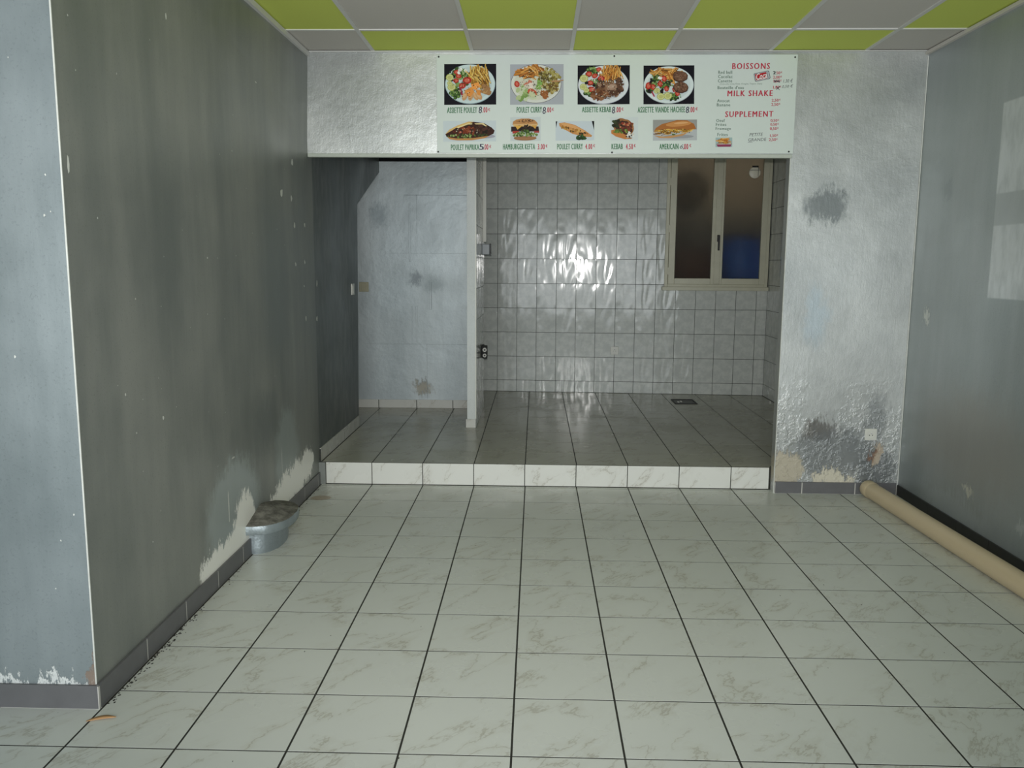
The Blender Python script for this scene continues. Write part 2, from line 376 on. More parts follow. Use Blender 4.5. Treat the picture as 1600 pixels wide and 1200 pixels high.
# unseen closing walls
struct(boxes('wall_hallway', [(-2.5, 3.0, 0, -2.4, 6.4, 2.75), (-2.4, 4.1, 0, XL-.13, 4.2, 2.75)], M_plaster), 'wall closing the side passage on the left', 'wall')
struct(boxes('wall_kitchen_left', [(-1.0, 5.21, 0, -.93, 6.4, 2.75)], M_plaster), 'kitchen side wall hidden behind the partition', 'wall')
struct(boxes('wall_shopfront', [(-3.6, -4.8, 0, 2.36, -4.68, .4), (-3.6, -4.8, 2.35, 2.36, -4.68, 2.75), (-3.6, -4.8, .4, -2.8, -4.68, 2.35), (1.9, -4.8, .4, 2.36, -4.68, 2.35)], M_plaster), 'shop front wall behind the viewpoint', 'wall')
struct(boxes('wall_far_left', [(-3.72, -4.8, 0, -3.6, .36, 2.75)], M_plaster), 'side wall of the shop beyond the left edge', 'wall')
# ceilings
ce = struct(boxes('ceiling', [(-3.7, -4.8, ZC+.012, XR+.12, YF+.12, ZC+.10)], plain('ceiling_void', (120, 120, 118), .9)), 'suspended ceiling of lime green and grey squares', 'ceiling')
cx = [XL, -.93, -.337, .254, .822, 1.427, 1.99, XR]
cy = [2.497-.6*k for k in range(0, 5)]
rows = [(2.497, YF)]+[(2.497-.6*(k+1), 2.497-.6*k) for k in range(5)]
for i in range(7):
    for j, (y0, y1) in enumerate(rows):
        g = .011
        mt = M_cgreen if (i+j) % 2 else M_cgrey
        mw = Matrix.Translation(((cx[i]+cx[i+1])/2, (y0+y1)/2, ZC+.004)) @ Matrix.Rotation(math.pi, 4, 'X')
        link('ceiling_tile', tile_mesh(cx[i+1]-cx[i]-g, y1-y0-g, .008, mt), None, ce, mw=mw)
for x in cx[1:-1]: boxes('ceiling_bar', [(x-.011, -.5, ZC-.002, x+.011, YF, ZC+.014)], M_tbar, ce)
for y in [2.497-.6*k for k in range(5)]: boxes('ceiling_bar', [(XL, y-.011, ZC-.0015, XR, y+.011, ZC+.014)], M_tbar, ce)
boxes('edge_angle', [(XL+.0005, .22, ZC-.03, XL+.028, YF-.001, ZC-.003)], M_tbar, ce)
boxes('edge_angle', [(XR-.02, -.5, ZC-.022, XR-.0005, YF-.001, ZC-.003)], M_cgrey, ce)
boxes('edge_angle', [(XL+.03, YF-.02, ZC-.006, XR-.021, YF-.0005, ZC-.002)], M_tbar, ce)
struct(boxes('ceiling_kitchen', [(-2.5, YF+.11, 2.62, 2.5, 6.4, 2.72)], M_plaster), 'kitchen ceiling hidden behind the header', 'ceiling')
# baseboards
def skirt(name, label, frame, u0, u1, joints, hgt, mat, grout, holes=()):
    V, Fc = box_data([(u0, 0, -.0005, u1, hgt-.004, .0090)])
    o = struct(link(name, mesh(name, [frame @ Vector(v) for v in V], Fc), grout), label, 'baseboard')
    lay(o, [u0]+joints+[u1], [.001, hgt], frame @ Matrix.Translation((0, 0, .0095)), mat, .006, .0, .008, name='skirting_tile', holes=holes)
    return o
FRL = Matrix(((0, 0, 1, XL), (1, 0, 0, 0), (0, 1, 0, 0), (0, 0, 0, 1)))
skirt('baseboard_left', 'slate grey tile skirting along the dark left wall', FRL, .2105, 3.02, [.554, .897, 1.24, 1.56, 1.98, 2.31, 2.645, 2.96], .082, M_skirt, M_skgrout, holes=[(1.68, -1, 2.04, 1)])
skirt('baseboard_pillar', 'slate grey tile skirting at the left edge', Matrix.Translation((0, .22, 0)) @ FRX, -2.6, XL+.0095, [-2.34, -2.0], .080, M_skirt, M_skgrout)
skirt('baseboard_front', 'slate grey tile skirting under the blistered pier', Matrix.Translation((0, YF, 0)) @ FRX, 1.586, XR-.01, [1.757, 2.09], .075, M_skirt, M_skgrout)
FRR = Matrix(((0, 0, -1, XR), (1, 0, 0, 0), (0, 1, 0, 0), (0, 0, 0, 1)))
skirt('baseboard_right', 'black grey tile skirting behind the beige pipe', FRR, -.9, YF-.011, [.2, .53, .86, 1.2, 1.53, 1.86, 2.19, 2.52], .066, plain('charcoal_skirting_tile', (52, 53, 52), .5), M_grout_l)
FRN = Matrix(((0, 0, 1, XL), (1, 0, 0, 0), (0, 1, 0, H), (0, 0, 0, 1)))
skirt('baseboard_niche', 'white marbled skirting up the side of the platform', FRN, 3.045, 4.25, [3.39, 3.73, 4.08], .088, M_wskirt, M_grout_l)
skirt('baseboard_passage', 'white marbled skirting below the passage end wall', Matrix.Translation((0, 5.15, H)) @ FRX, -2.0, -.479, [-1.68, -1.347, -1.005, -.678], .075, M_wskirt, M_grout_l)
# trims
boxes('step_filler', [(XL-.01, 3.022, 0, -1.304, 3.06, H)], M_left, wl)
M_trim = plain('grey_white_strip', (182, 188, 178), .45, var=.04)
tr = struct(bev('trim_2', (XL+.002, YF-.012, 2.072, 1.588, YF+.03, 2.094), M_trim, None, .003), 'white metal strip along the lower edge of the header', 'trim')
cb = struct(bev('trim_3', (XL-.0035, .2178, .082, XL+.0012, .2225, ZC), M_bead, None, .001), 'worn white corner bead on the left wall edge', 'trim')
struct(bev('trim_4', (1.5795, YF-.0015, .0, 1.584, YF+.008, 2.072), M_bead, None, .001), 'worn white bead along the pier edge', 'trim')
struct(bev('trim_5', (XR-.007, YF-.006, .076, XR-.001, YF-.0005, ZC-.03), M_bead, None, .001), 'pale filler line in the right room corner', 'trim')

# chipped paint marks on the left wall
V = []; Fc = []
def chip(y, z, w, h):
    w *= 1.35; h *= 1.35
    b = len(V); n = 7
    for k in range(n):
        a = 2*math.pi*k/n; r = random.uniform(.5, 1.0); V.append((XL+.0008, y+math.cos(a)*w*r, z+math.sin(a)*h*r))
    Fc.append(tuple(range(b, b+n)))
for y, z, w, h in [(2.612, 2.003, .018, .02), (2.396, 1.81, .022, .022), (2.577, 1.796, .015, .016), (2.625, 1.647, .018, .018), (2.843, 1.657, .014, .012),
     (2.627, 1.423, .012, .012), (2.82, 1.435, .014, .014), (2.791, 1.293, .008, .01), (3.091, 1.301, .012, .02), (2.812, 1.094, .015, .018), (3.068, 1.078, .015, .018),
     (2.02, 2.32, .010, .004), (1.0, 2.35, .006, .012), (.255, 1.72, .006, .022), (1.3, 1.45, .006, .005), (.8, .85, .006, .008), (1.5, .53, .02, .004), (.52, .98, .005, .005),
     (1.42, .33, .006, .08), (2.24, .33, .005, .10), (2.62, .27, .006, .05)]:
    chip(y, z, w, h)
for k in range(45): chip(random.uniform(.3, 2.9), random.uniform(.35, 2.5), random.uniform(.0015, .0035), random.uniform(.0015, .004))
tag(link('paint_chip', mesh('paint_chip', V, Fc), M_bead, wl), kind='stuff')

V = []; Fc = []
for k in range(11):
    b = len(V); x, z = random.uniform(-1.7, -1.37), random.choice([random.uniform(.2, 2.4), random.uniform(.3, 1.0)]); s_ = random.uniform(.0012, .004)
    for i in range(6):
        a = -2*math.pi*i/6; r = s_*random.uniform(.5, 1.1); V.append((x+r*math.cos(a), .2192, z+r*1.3*math.sin(a)))
    Fc.append(tuple(range(b, b+6)))
tag(link('paint_chip', mesh('paint_chip', V, Fc), M_bead, wp), kind='stuff')
# ------------------------------------------------------------------ window
wn = struct(empty('window_1', BO, (0, 0, ANG)), 'cream wooden casement window with frosted panes in the kitchen', 'window')
def frame_boxes(x0, x1, z0, z1, w, y0, y1): return [(x0, y0, z0, x0+w, y1, z1), (x1-w, y0, z0, x1, y1, z1), (x0+w, y0, z0, x1-w, y1, z0+w), (x0+w, y0, z1-w, x1-w, y1, z1)]
def fb(name, bl, parent, w=.003):
    o = boxes(name, bl, M_cream, parent); m = o.modifiers.new('bevel', 'BEVEL'); m.width = w; m.segments = 2; return o
fb('frame', frame_boxes(WX0-.006, WX1+.004, WZ0-.01, WZ1, .032, -.022, .06), wn)
tg = NT('frosted_glass'); tg.P(Base_Color=(.80, .78, .70, 1), Roughness=.62, Transmission_Weight=1.0, IOR=1.25,
    Normal=tg.bump(tg.noise(tg.obj(), 160, 2).outputs[0], .12, .001))
for (a, b, ga, gb) in [(1.360, 1.822, 1.421, 1.770), (1.826, 2.296, 1.880, 2.240)]:
    zz0, zz1 = WZ0+.022, WZ1-.032
    s = fb('sash', [(a, -.034, zz0, ga, .01, zz1), (gb, -.034, zz0, b, .01, zz1), (ga, -.034, zz0, gb, .01, 1.304), (ga, -.034, zz1-.06, gb, .01, zz1)], wn)
    boxes('pane', [(ga-.004, -.014, 1.298, gb+.004, -.010, zz1-.055)], tg.m, s)
    for z in (1.34, 1.75, 2.2, 2.5):
        boxes('hinge', [((a-.012 if a < 1.5 else b-.004), -.040, z, (a+.004 if a < 1.5 else b+.012), -.034, z+.07)], M_cream, s)
bev('sill', (1.303, -.062, 1.186, 2.33, .0, 1.222), M_cream, wn, .004)
bev('meeting_bead', (1.800, -.044, WZ0+.026, 1.858, -.033, WZ1-.034), M_cream, wn, .004)
hd = bev('handle', (1.819, -.056, 1.66, 1.843, -.044, 1.725), M_black, wn, .003)
V, Fc = box_data([(1.822, -.085, 1.70, 1.840, -.055, 1.718)]); link('lever_hub', mesh('lever_hub', V, Fc), M_black, hd)
bev('lever', (1.8225, -.092, 1.575, 1.8405, -.080, 1.722), M_black, hd, .004)
# round ventilator in the right pane
V, Fc = lathe([(0, .012), (.040, .012), (.0535, .006), (.055, 0), (.055, -.02)], 36)
vt = link('ventilator', mesh('ventilator', [(2.156+x, -.018-z, 2.318+y) for x, y, z in V], Fc, True), plain('ivory_plastic', (244, 240, 222), .4), wn)
boxes('rib', [(2.104, -.0325, 2.338, 2.206, -.030, 2.342), (2.185, -.0325, 2.28, 2.189, -.030, 2.36)], M_black, vt)
boxes('cord', [(2.128, -.036, 2.366, 2.186, -.028, 2.382)], M_black, vt)
# what stands behind the frosted glass
yd = struct(boxes('wall_yard', [(.6, 7.35, 0, 3.2, 7.45, 3.2), (.6, 6.35, 0, .7, 7.35, 3.2), (3.1, 6.35, 0, 3.2, 7.35, 3.2)], plain('ochre_yard_render', (170, 148, 120), .9, var=.08, scale=3)), 'ochre yard wall seen through the frosted window', 'wall')
boxes('dado', [(.7, 7.33, .3, 3.1, 7.35, 2.02)], plain('grey_yard_dado', (104, 100, 90), .9), yd)
struct(boxes('floor_yard', [(.6, 6.35, .2, 3.2, 7.45, .3)], M_grout_l), 'ground of the yard behind the window', 'floor')
def barrel(name, loc, r, h, mat, label, cat):
    e = empty(name, loc)
    pr = [(0, 0), (r*.94, 0), (r, .03), (r, h*.30), (r*1.03, h*.32), (r*1.03, h*.35), (r, h*.37), (r, h*.64), (r*1.03, h*.66), (r*1.03, h*.69), (r, h*.71), (r*.99, h*.95), (r*.93, h)]
    V, Fc = lathe(pr, 40); link('body', mesh('body', V, Fc, True), mat, e)
    V, Fc = lathe([(r*1.0, h-.02), (r*1.02, h+.005), (r*.95, h+.03), (0, h+.03)], 40); link('lid', mesh('lid', V, Fc, True), M_black, e)
    return tag(e, label, cat)
barrel('barrel', (2.155, 6.56, .30), .215, 1.42, plain('blue_plastic', (26, 92, 190), .4), 'blue plastic barrel blurred behind the right window pane', 'barrel')
cr = empty('crate', (1.62, 6.58, .30))
boxes('body', [(-.24, -.15, 0, .24, .15, 1.30)], plain('brown_board', (92, 62, 48), .7, var=.15), cr)
for k in range(5): boxes('slat', [(-.245, -.157, .04+.26*k, .245, -.15, .25+.26*k)], plain('dark_brown_board', (84, 58, 46), .7, var=.15), cr)
tag(cr, 'dark brown crate stack blurred behind the left window pane', 'crate')
fan = empty('extractor_fan', (1.60, 6.50, 2.18), (math.radians(90), 0, 0))
V, Fc = lathe([(.17, -.05), (.19, 0), (.19, .05), (.15, .06), (.15, 0)], 40); link('housing', mesh('housing', V, Fc, True), M_iron, fan)
V, Fc = lathe([(.0, .03), (.04, .03), (.045, 0), (.0, -.01)], 24); link('hub', mesh('hub', V, Fc, True), M_iron, fan)
for k in range(5):
    a = 2*math.pi*k/5; V = []
    for (r, w, dz) in ((.04, -.3, -.01), (.04, .3, .02), (.145, .42, .02), (.145, -.25, -.01)): V.append((r*math.cos(a+w), r*math.sin(a+w), dz))
    link('blade', mesh('blade', V+[(x, y, z+.004) for x, y, z in V], [(0,1,2,3), (7,6,5,4), (0,4,5,1), (1,5,6,2), (2,6,7,3), (3,7,4,0)]), M_iron, fan)
boxes('bracket', [(-.02, -.02, -.86, .02, .02, -.04)], M_iron, fan)
tag(fan, 'dark round fan blurred behind the left window pane', 'fan')

# ------------------------------------------------------------------ fittings
def outlet(name, loc, rot, label, size=.078, mat=None, socket=True, group=None):
    e = empty(name, loc, rot); mt = mat or M_plast; s = size/2
    bev('plate', (-s, -s, 0, s, s, .009), mt, e, .003)
    if socket:
        V, Fc = lathe([(.027, .009), (.0275, .0115), (.023, .0115), (.0225, .0095), (0, .0095)], 28); link('rim', mesh('rim', V, Fc, True), mt, e)
        for x in (-.0095, .0095):
            V, Fc = lathe([(.0032, .0096), (.0, .0096)], 12); link('hole', mesh('hole', [(x+a, b-.004, c) for a, b, c in V], Fc), M_black, e)
        V, Fc = lathe([(.003, .0095), (.003, .018), (0, .019)], 12); link('earth_pin', mesh('earth_pin', [(a, b+.009, c) for a, b, c in V], Fc, True), M_chrome, e)
    else:
        bev('rocker', (-s*.55, -s*.72, .008, s*.55, s*.72, .013), mt, e, .002)
    return tag(e, label, 'socket' if socket else 'switch', group=group)
RX = (math.radians(90), 0, 0)
outlet('wall_socket', (2.168, YF, .386), RX, 'white power socket on the blistered silver pier', .074)
bk = Vector((.855, -.001, .578)); bk.rotate(Matrix.Rotation(ANG, 3, 'Z'))
outlet('wall_socket', BO+bk, (math.radians(90), 0, ANG), 'white power socket on the tiled back wall', .080)
outlet('light_switch', (XL, 4.13, 1.235), (math.radians(90), 0, math.radians(90)), 'white switch near the end of the dark left wall', .085, socket=False)
outlet('cover_plate', (-1.463, 5.15, 1.225), RX, 'beige square plate on the passage end wall', .085, plain('beige_plastic', (176, 172, 146), .5), socket=False)
# trunking and junction box on the partition
e = empty('cable_trunking', (-.404, 5.06, 1.57))
bev('channel', (0, -.02, .05, .030, .02, 1.05), M_white, e, .002)
boxes('cover_seam', [(.0302, -.013, .05, .0308, -.011, 1.05)], M_plastg, e)
tag(e, 'white cable trunking running up the tiled partition', 'trunking')
e = empty('junction_box', (-.404, 4.98, 1.555))
bev('box', (0, -.07, -.045, .066, .07, .045), M_plastg, e, .006)
bev('lid', (.066, -.074, -.049, .074, .074, .049), M_black, e, .003)
V, Fc = lathe([(.0, .0), (.006, 0), (.006, .004), (0, .005)], 10)
for sy in (-.055, .055): link('screw', mesh('screw', [(.074+z, sy+x, y-.03) for x, y, z in V], Fc), M_chrome, e)
tag(e, 'grey junction box on the tiled partition below the trunking', 'junction box')
e = empty('pipe_outlet', (-.404, 4.95, .69))
bev('back_plate', (0, -.10, -.055, .018, .06, .05), M_iron, e, .005)
for z, r in ((.018, .017), (-.030, .015)):
    V, Fc = lathe([(r*.55, 0), (r*.55, .030), (r, .030), (r, 0)], 20); o = link('pipe_end', mesh('pipe_end', [(.030+a, -.10-c, z+b) for a, b, c in V], Fc, True), M_plast, e)
    V, Fc = lathe([(r*.57, .022), (0, .022)], 20); link('bore', mesh('bore', [(.030+a, -.10-c, z+b) for a, b, c in V], Fc), M_black, o)
bev('elbow', (.010, -.11, -.06, .050, -.03, .05), M_iron, e, .006)
tag(e, 'dark pipe outlet with two white ends low on the partition', 'pipe outlet')
# floor drain
e = empty('floor_drain', (1.475, 5.64, H))
boxes('rim', frame_boxes(-.105, .105, -.13, .13, .012, 0, 1) and [(-.105, -.13, 0, -.093, .13, .006), (.093, -.13, 0, .105, .13, .006), (-.093, -.13, 0, .093, -.118, .006), (-.093, .118, 0, .093, .13, .006)], M_iron, e)
boxes('pan', [(-.093, -.118, 0, .093, .118, .0015)], M_black, e)
for k in range(2): bev('debris', (-.07+.03*k, -.06+.03*k, .0015, -.052+.03*k, -.02+.03*k, .010), M_plast, e, .003)
tag(e, 'black open floor drain below the kitchen window', 'drain')
# beige pipe lying along the right wall
p0 = Vector((2.158, 2.838, .0505)); p1 = Vector((2.262, -.35, .0505)); dr = (p1-p0); ln = dr.length
e = empty('drain_pipe', p0); e.rotation_euler = dr.to_track_quat('Z', 'Y').to_euler()
R = .050
V, Fc = lathe([(R-.003, .0), (R, .0), (R, .02), (R, ln-.02), (R, ln), (R-.003, ln), (R-.003, ln-.02), (R-.003, 0)], 48); link('tube', mesh('tube', V, Fc, True), M_pvc, e)
V, Fc = lathe([(R-.001, -.062), (R-.004, -.070), (R+.0015, -.070), (R+.003, -.066), (R+.003, -.006), (R, .004)], 48); link('collar', mesh('collar', V, Fc, True), M_pvc, e)
V, Fc = lathe([(R-.001, -.055), (0, -.050)], 48); link('end_cap', mesh('end_cap', V, Fc, True), M_pvc, e)
tag(e, 'long beige plastic pipe lying along the right wall', 'pipe')
# stump of an old round column base, half in the left wall
M_stone = paint('silver_painted_stone', 'y', (140, 150, 154), (176, 186, 190), metal=.55, rough=.48, lumps=.5)
t = NT('dusty_stone_top'); n = t.noise(t.pos(), 22, 6, .7).outputs[0]
t.P(Base_Color=t.mix(t.mr(n, .35, .65), lin(86, 84, 78), lin(132, 130, 122)), Roughness=.95, Normal=t.bump(n, .6, .01)); M_stop = t.m
e = empty('column_base', (XL, 1.865, 0))
def half(prof, ax, ay, n=28, ex=.85):
    V = []; Fc = []
    for s, z in prof:
        for k in range(n+1):
            a = -math.pi/2+math.pi*k/n; c, sn = math.cos(a), math.sin(a)
            V.append(((abs(c)**ex)*ax*s-.012*(1 if k in (0, n) else 0)+random.uniform(-.0015, .0015), math.copysign(abs(sn)**ex, sn)*ay*s+random.uniform(-.0015, .0015), z))
    for i in range(len(prof)-1):
        for k in range(n): b = i*(n+1)+k; Fc.append((b, b+1, b+n+2, b+n+1))
    return V, Fc
V, Fc = half([(1.0, 0), (1.01, .03), (1.0, .07), (1.0, .113)], .118, .188); link('drum', mesh('drum', V, Fc, True), M_stone, e)
V, Fc = half([(.72, .112), (.985, .112), (1.0, .120), (1.0, .148), (.985, .156)], .178, .238); link('cap_slab', mesh('cap_slab', V, Fc, True), M_stone, e)
V, Fc = half([(.987, .1555), (.8, .165), (.5, .182), (.2, .198), (.0, .205)], .178, .238); link('cap_top', mesh('cap_top', V, Fc, True), M_stop, e)
tag(e, 'silver painted round stump of a column base against the left wall', 'column base')
# small litter
def leaf(name, loc, rz, ln, w, mat, label):
    V = []; Fc = []; n = 8
    for k in range(n+1):
        u = k/n; ww = w*math.sin(math.pi*min(1, u*.97+.015))**.7; bend = .012*math.sin(u*3.1)
        V += [(u*ln-ln/2, bend-ww/2, .003+.002*u), (u*ln-ln/2, bend, .002+.004*u), (u*ln-ln/2, bend+ww/2, .003+.002*u)]
    for k in range(n): b = 3*k; Fc += [(b, b+3, b+4, b+1), (b+1, b+4, b+5, b+2)]
    o = link(name, mesh(name, V, Fc, True), mat, None, loc, (0, 0, rz)); m = o.modifiers.new('thickness', 'SOLIDIFY'); m.thickness = .0008
    return tag(o, label, 'leaf')
leaf('dry_leaf', (-1.297, .146, .001), .28, .088, .022, plain('dry_brown_leaf', (206, 160, 112), .9), 'small dry brown leaf on the floor by the left wall corner')
V = []; Fc = []
def crumb(x, y, s):
    b = len(V)
    for k in range(5):
        a = 2*math.pi*k/5; r = s*random.uniform(.6, 1.2); V.append((x+r*math.cos(a), y+r*1.6*math.sin(a), .0006))
    V.append((x, y, .0006+s*.5))
    for k in range(5): Fc.append((b+k, b+(k+1) % 5, b+5))
for k in range(260):
    y = random.choice([random.gauss(.32, .12), random.gauss(.80, .12), random.uniform(.25, 1.6), random.uniform(2.1, 3.0), random.gauss(.6, .08)])
    if .23 < y < 3.0 and not 1.66 < y < 2.07: crumb(XL+.013+abs(random.gauss(0, .014)), y, random.uniform(.0015, .0045))
for k in range(40): crumb(random.uniform(-1.2, 2.0), random.uniform(-.3, 2.9), random.uniform(.001, .003))
tag(link('dirt', mesh('dirt', V, Fc), plain('black_dirt', (44, 42, 38), .95)), 'black dirt crumbs along the foot of the left wall', 'dirt', 'stuff')

# ------------------------------------------------------------------ menu board
BX0, BX1, BZ0, BZ1, BY = -.550, 1.593, 2.0985, 2.668, YF-.008
mb = empty('menu_board', ((BX0+BX1)/2, YF, BZ0)); IM = Matrix.Translation((-(BX0+BX1)/2, -YF, -BZ0))
tag(mb, 'white printed menu board with food pictures and prices above the kitchen opening', 'menu board')
def bd(x, y):
    """layout units of the print (565 x 155) -> board surface"""
    u = (x-682)/565
    for _ in range(3):
        yt = 84+2*u; yb = 236+7*u; v = (y-yt)/(yb-yt); u = (x-(682+v))/(565-8*v)
    return BX0+u*(BX1-BX0)-(BX0+BX1)/2, BZ1-v*(BZ1-BZ0)-BZ0
FY = BY-YF
tp = NT('white_board_print'); tp.P(Base_Color=lin(214, 222, 214), Roughness=.35)
bev('panel', (BX0-(BX0+BX1)/2, FY, 0, BX1-(BX0+BX1)/2, -.0005, BZ1-BZ0), plain('white_board', (204, 213, 208), .38, var=.01), mb, .001)
t = NT('printed_ink'); a = t.new('ShaderNodeAttribute'); a.attribute_name = 'ink'; t.P(Base_Color=a.outputs['Color'], Roughness=.5, Specular_IOR_Level=.12); M_ink = t.m
class Print:
    def __init__(s): s.V = []; s.F = []; s.C = []; s.d = 0.0; s.clip = None
    def poly(s, pts, rgb, jit=0):
        s.d += .00002; b = len(s.V)
        if s.clip: pts = [(min(max(x, s.clip[0]), s.clip[2]), min(max(y, s.clip[1]), s.clip[3])) for x, y in pts]
        pts = [bd(x, y) for x, y in pts]
        ar = sum(pts[i][0]*pts[(i+1) % len(pts)][1]-pts[(i+1) % len(pts)][0]*pts[i][1] for i in range(len(pts)))
        if ar < 0: pts = pts[::-1]
        for x, z in pts: s.V.append((x, FY-.0004-s.d, z))
        s.F.append(tuple(range(b, b+len(pts)))); k = 1+random.uniform(-jit, jit)
        s.C.append(lin(*[min(255, c*k) for c in rgb]))
    def rect(s, x0, y0, x1, y1, rgb):
        if s.clip is None: s.clip = (x0+.2, y0+.2, x1-.2, y1-.2)
        s.poly([(x0, y0), (x1, y0), (x1, y1), (x0, y1)], rgb)
    def ell(s, cx, cy, rx, ry, rgb, n=28, rot=0, j=0.0, a0=0, a1=6.28318):
        P = []
        for k in range(n):
            a = a0+(a1-a0)*k/n; r = 1+random.uniform(-j, j); x, y = rx*r*math.cos(a), ry*r*math.sin(a)
            P.append((cx+x*math.cos(rot)-y*math.sin(rot), cy+x*math.sin(rot)+y*math.cos(rot)))
        s.poly(P, rgb)
    def blobs(s, cx, cy, rx, ry, n, size, cols):
        for _ in range(n):
            a = random.uniform(0, 6.28); r = random.random()**.5
            s.ell(cx+rx*r*math.cos(a), cy+ry*r*math.sin(a), size*random.uniform(.6, 1.3), size*random.uniform(.45, 1.0), random.choice(cols), 8, random.uniform(0, 3), .25)
    def stick(s, x, y, a, l, w, rgb):
        dx, dy = math.cos(a)*l/2, math.sin(a)*l/2; nx, ny = -math.sin(a)*w/2, math.cos(a)*w/2
        s.poly([(x-dx+nx, y-dy+ny), (x+dx+nx, y+dy+ny), (x+dx-nx, y+dy-ny), (x-dx-nx, y-dy-ny)], rgb, .08)
    def fries(s, cx, cy, rx, ry, n, a0, a1, l, cols, w=2.0):
        if n > 10 and w > 1.5:
            s.ell(cx, cy, rx*1.05, ry*1.05, (112, 74, 30), 18, 0, .1); n = int(n*1.3); w *= .8
        for _ in range(n):
            a = random.uniform(0, 6.28); r = random.random()**.5
            x, y, aa, ll, ww = cx+rx*r*math.cos(a), cy+ry*r*math.sin(a), random.uniform(a0, a1), l*random.uniform(.6, 1.0), w*random.uniform(.8, 1.2)
            c = random.choice(cols)
            if w > 1.5: s.stick(x+.5, y+.6, aa, ll, ww, tuple(k*.55 for k in c))
            s.stick(x, y, aa, ll, ww, c)
    def specks(s, cx, cy, rx, ry, n):
        s.blobs(cx, cy, rx, ry, n, .8, [(30, 24, 20), (60, 40, 28), (214, 204, 176), (90, 66, 40), (44, 60, 30)])
    def lemon(s, x, y, r):
        s.ell(x, y, r, r*.9, (168, 176, 84), 18); s.ell(x, y, r*.84, r*.75, (206, 206, 150), 16); s.ell(x, y, r*.6, r*.52, (186, 186, 118), 12)
    def tomato(s, x, y, r, rot=0):
        s.ell(x, y, r, r*.8, (176, 44, 34), 14, rot, .06); s.ell(x, y, r*.62, r*.45, (206, 104, 84), 10, rot, .1)
    def build(s, name):
        me = mesh(name, s.V, s.F); at = me.color_attributes.new('ink', 'FLOAT_COLOR', 'CORNER'); i = 0
        for p, c in zip(me.polygons, s.C):
            for li in p.loop_indices: at.data[li].color = c
        return link(name, me, M_ink, mb)
GR = [(84, 116, 50), (104, 138, 66), (62, 92, 42), (128, 154, 92)]
FR = [(206, 164, 76), (190, 142, 58), (218, 184, 104), (170, 120, 48)]
FO = [(212, 150, 74), (196, 128, 54), (224, 172, 96), (170, 104, 44)]
def salad(p, x, y, rx, ry, n=26):
    p.blobs(x, y, rx, ry, n//2, 4.0, [(48, 70, 34), (38, 54, 30), (62, 86, 42)]); p.blobs(x, y, rx, ry, n*2, 2.0, GR+[(150, 172, 112), (40, 58, 30)])
# plate of chicken
p = Print(); p.rect(694, 98, 776.5, 161.5, (16, 14, 24)); p.ell(735.2, 129.5, 39.6, 30.6, (150, 170, 176), 48); p.ell(735.2, 129, 39, 30, (200, 216, 216), 48); p.ell(735.2, 129, 34, 26, (190, 206, 206), 40)
salad(p, 716, 113, 14, 8); salad(p, 712, 143, 8, 8); p.blobs(722, 122, 12, 10, 14, 3.5, GR+[(44, 36, 44)])
for x, y in ((714, 111), (713, 124), (717, 117)): p.tomato(x, y, 4.5)
p.blobs(707, 117, 4, 8, 6, 2.4, [(30, 22, 34)]); p.blobs(722, 110, 7, 4, 9, 2.6, [(232, 232, 226), (214, 214, 206)]); p.stick(721, 140, 1.3, 14, 3, (160, 46, 74))
p.lemon(703, 119, 6); p.lemon(706, 134, 6.5); p.lemon(703, 128, 4)
p.fries(748, 118, 16, 14, 46, .7, 1.9, 22, FR); p.fries(755, 124, 9, 9, 12, .7, 1.3, 22, FR)
p.tomato(730.5, 124, 7); p.tomato(723, 132, 5.5)
p.blobs(757, 138, 7, 6, 9, 5, [(186, 146, 96), (204, 166, 120), (160, 118, 76)])
for x, a in ((727, -1.2), (736, -1.4), (744, 1.1), (749, .9)): p.ell(x, 148, 7, 4, (196, 150, 104), 14, a, .08); p.ell(x-.5, 147, 4.5, 2.4, (212, 172, 128), 12, a, .1)
for P in ([(726, 140), (737, 134), (742, 141), (736, 150), (731, 148)], [(737, 130), (748, 127), (752, 133), (744, 139), (738, 136)], [(744, 138), (752, 139), (752, 148), (747, 146)]): p.poly(P, (222, 146, 72), .06)
p.specks(735, 132, 27, 20, 90)
p.build('picture')
# plate of curry chicken
p = Print(); p.rect(798, 99, 882.4, 162, (168, 172, 178)); p.ell(839, 129.5, 39.8, 30.2, (70, 64, 72), 48); p.ell(839, 129.5, 39.2, 29.6, (212, 214, 206), 48); p.ell(839, 129, 35, 26, (206, 206, 186), 40)
p.blobs(823, 144, 16, 10, 34, 4.5, [(150, 176, 108), (176, 190, 140), (196, 204, 172), (120, 150, 80)])
p.fries(825, 113, 15, 7, 30, -.5, .5, 20, FO, 2.4); p.fries(840, 108, 12, 5, 16, .2, 1.2, 18, FO, 2.2)
p.blobs(859, 122, 17, 16, 95, 2.9, [(146, 134, 64), (118, 104, 48), (164, 154, 88), (96, 84, 44), (176, 166, 108)]); p.blobs(864, 136, 10, 8, 26, 3, [(150, 130, 66), (176, 160, 100), (112, 88, 44)])
p.blobs(852, 146, 8, 5, 14, 3.6, [(150, 92, 50), (170, 110, 62)]); p.fries(872, 126, 6, 2, 4, -.3, .1, 14, [(170, 130, 90)], 1.4)
p.blobs(826, 130, 9, 6, 9, 3.2, [(206, 196, 176), (196, 120, 96), (226, 214, 200)]); p.tomato(809, 130, 5, 1.1); p.ell(833, 143, 8, 5, (198, 88, 62), 14, .5, .08); p.ell(833, 146, 6, 4, (196, 200, 160), 12, .6, .1); p.blobs(844, 131, 3, 8, 8, 3, [(130, 168, 86)]); p.specks(840, 130, 29, 21, 130)
p.build('picture')
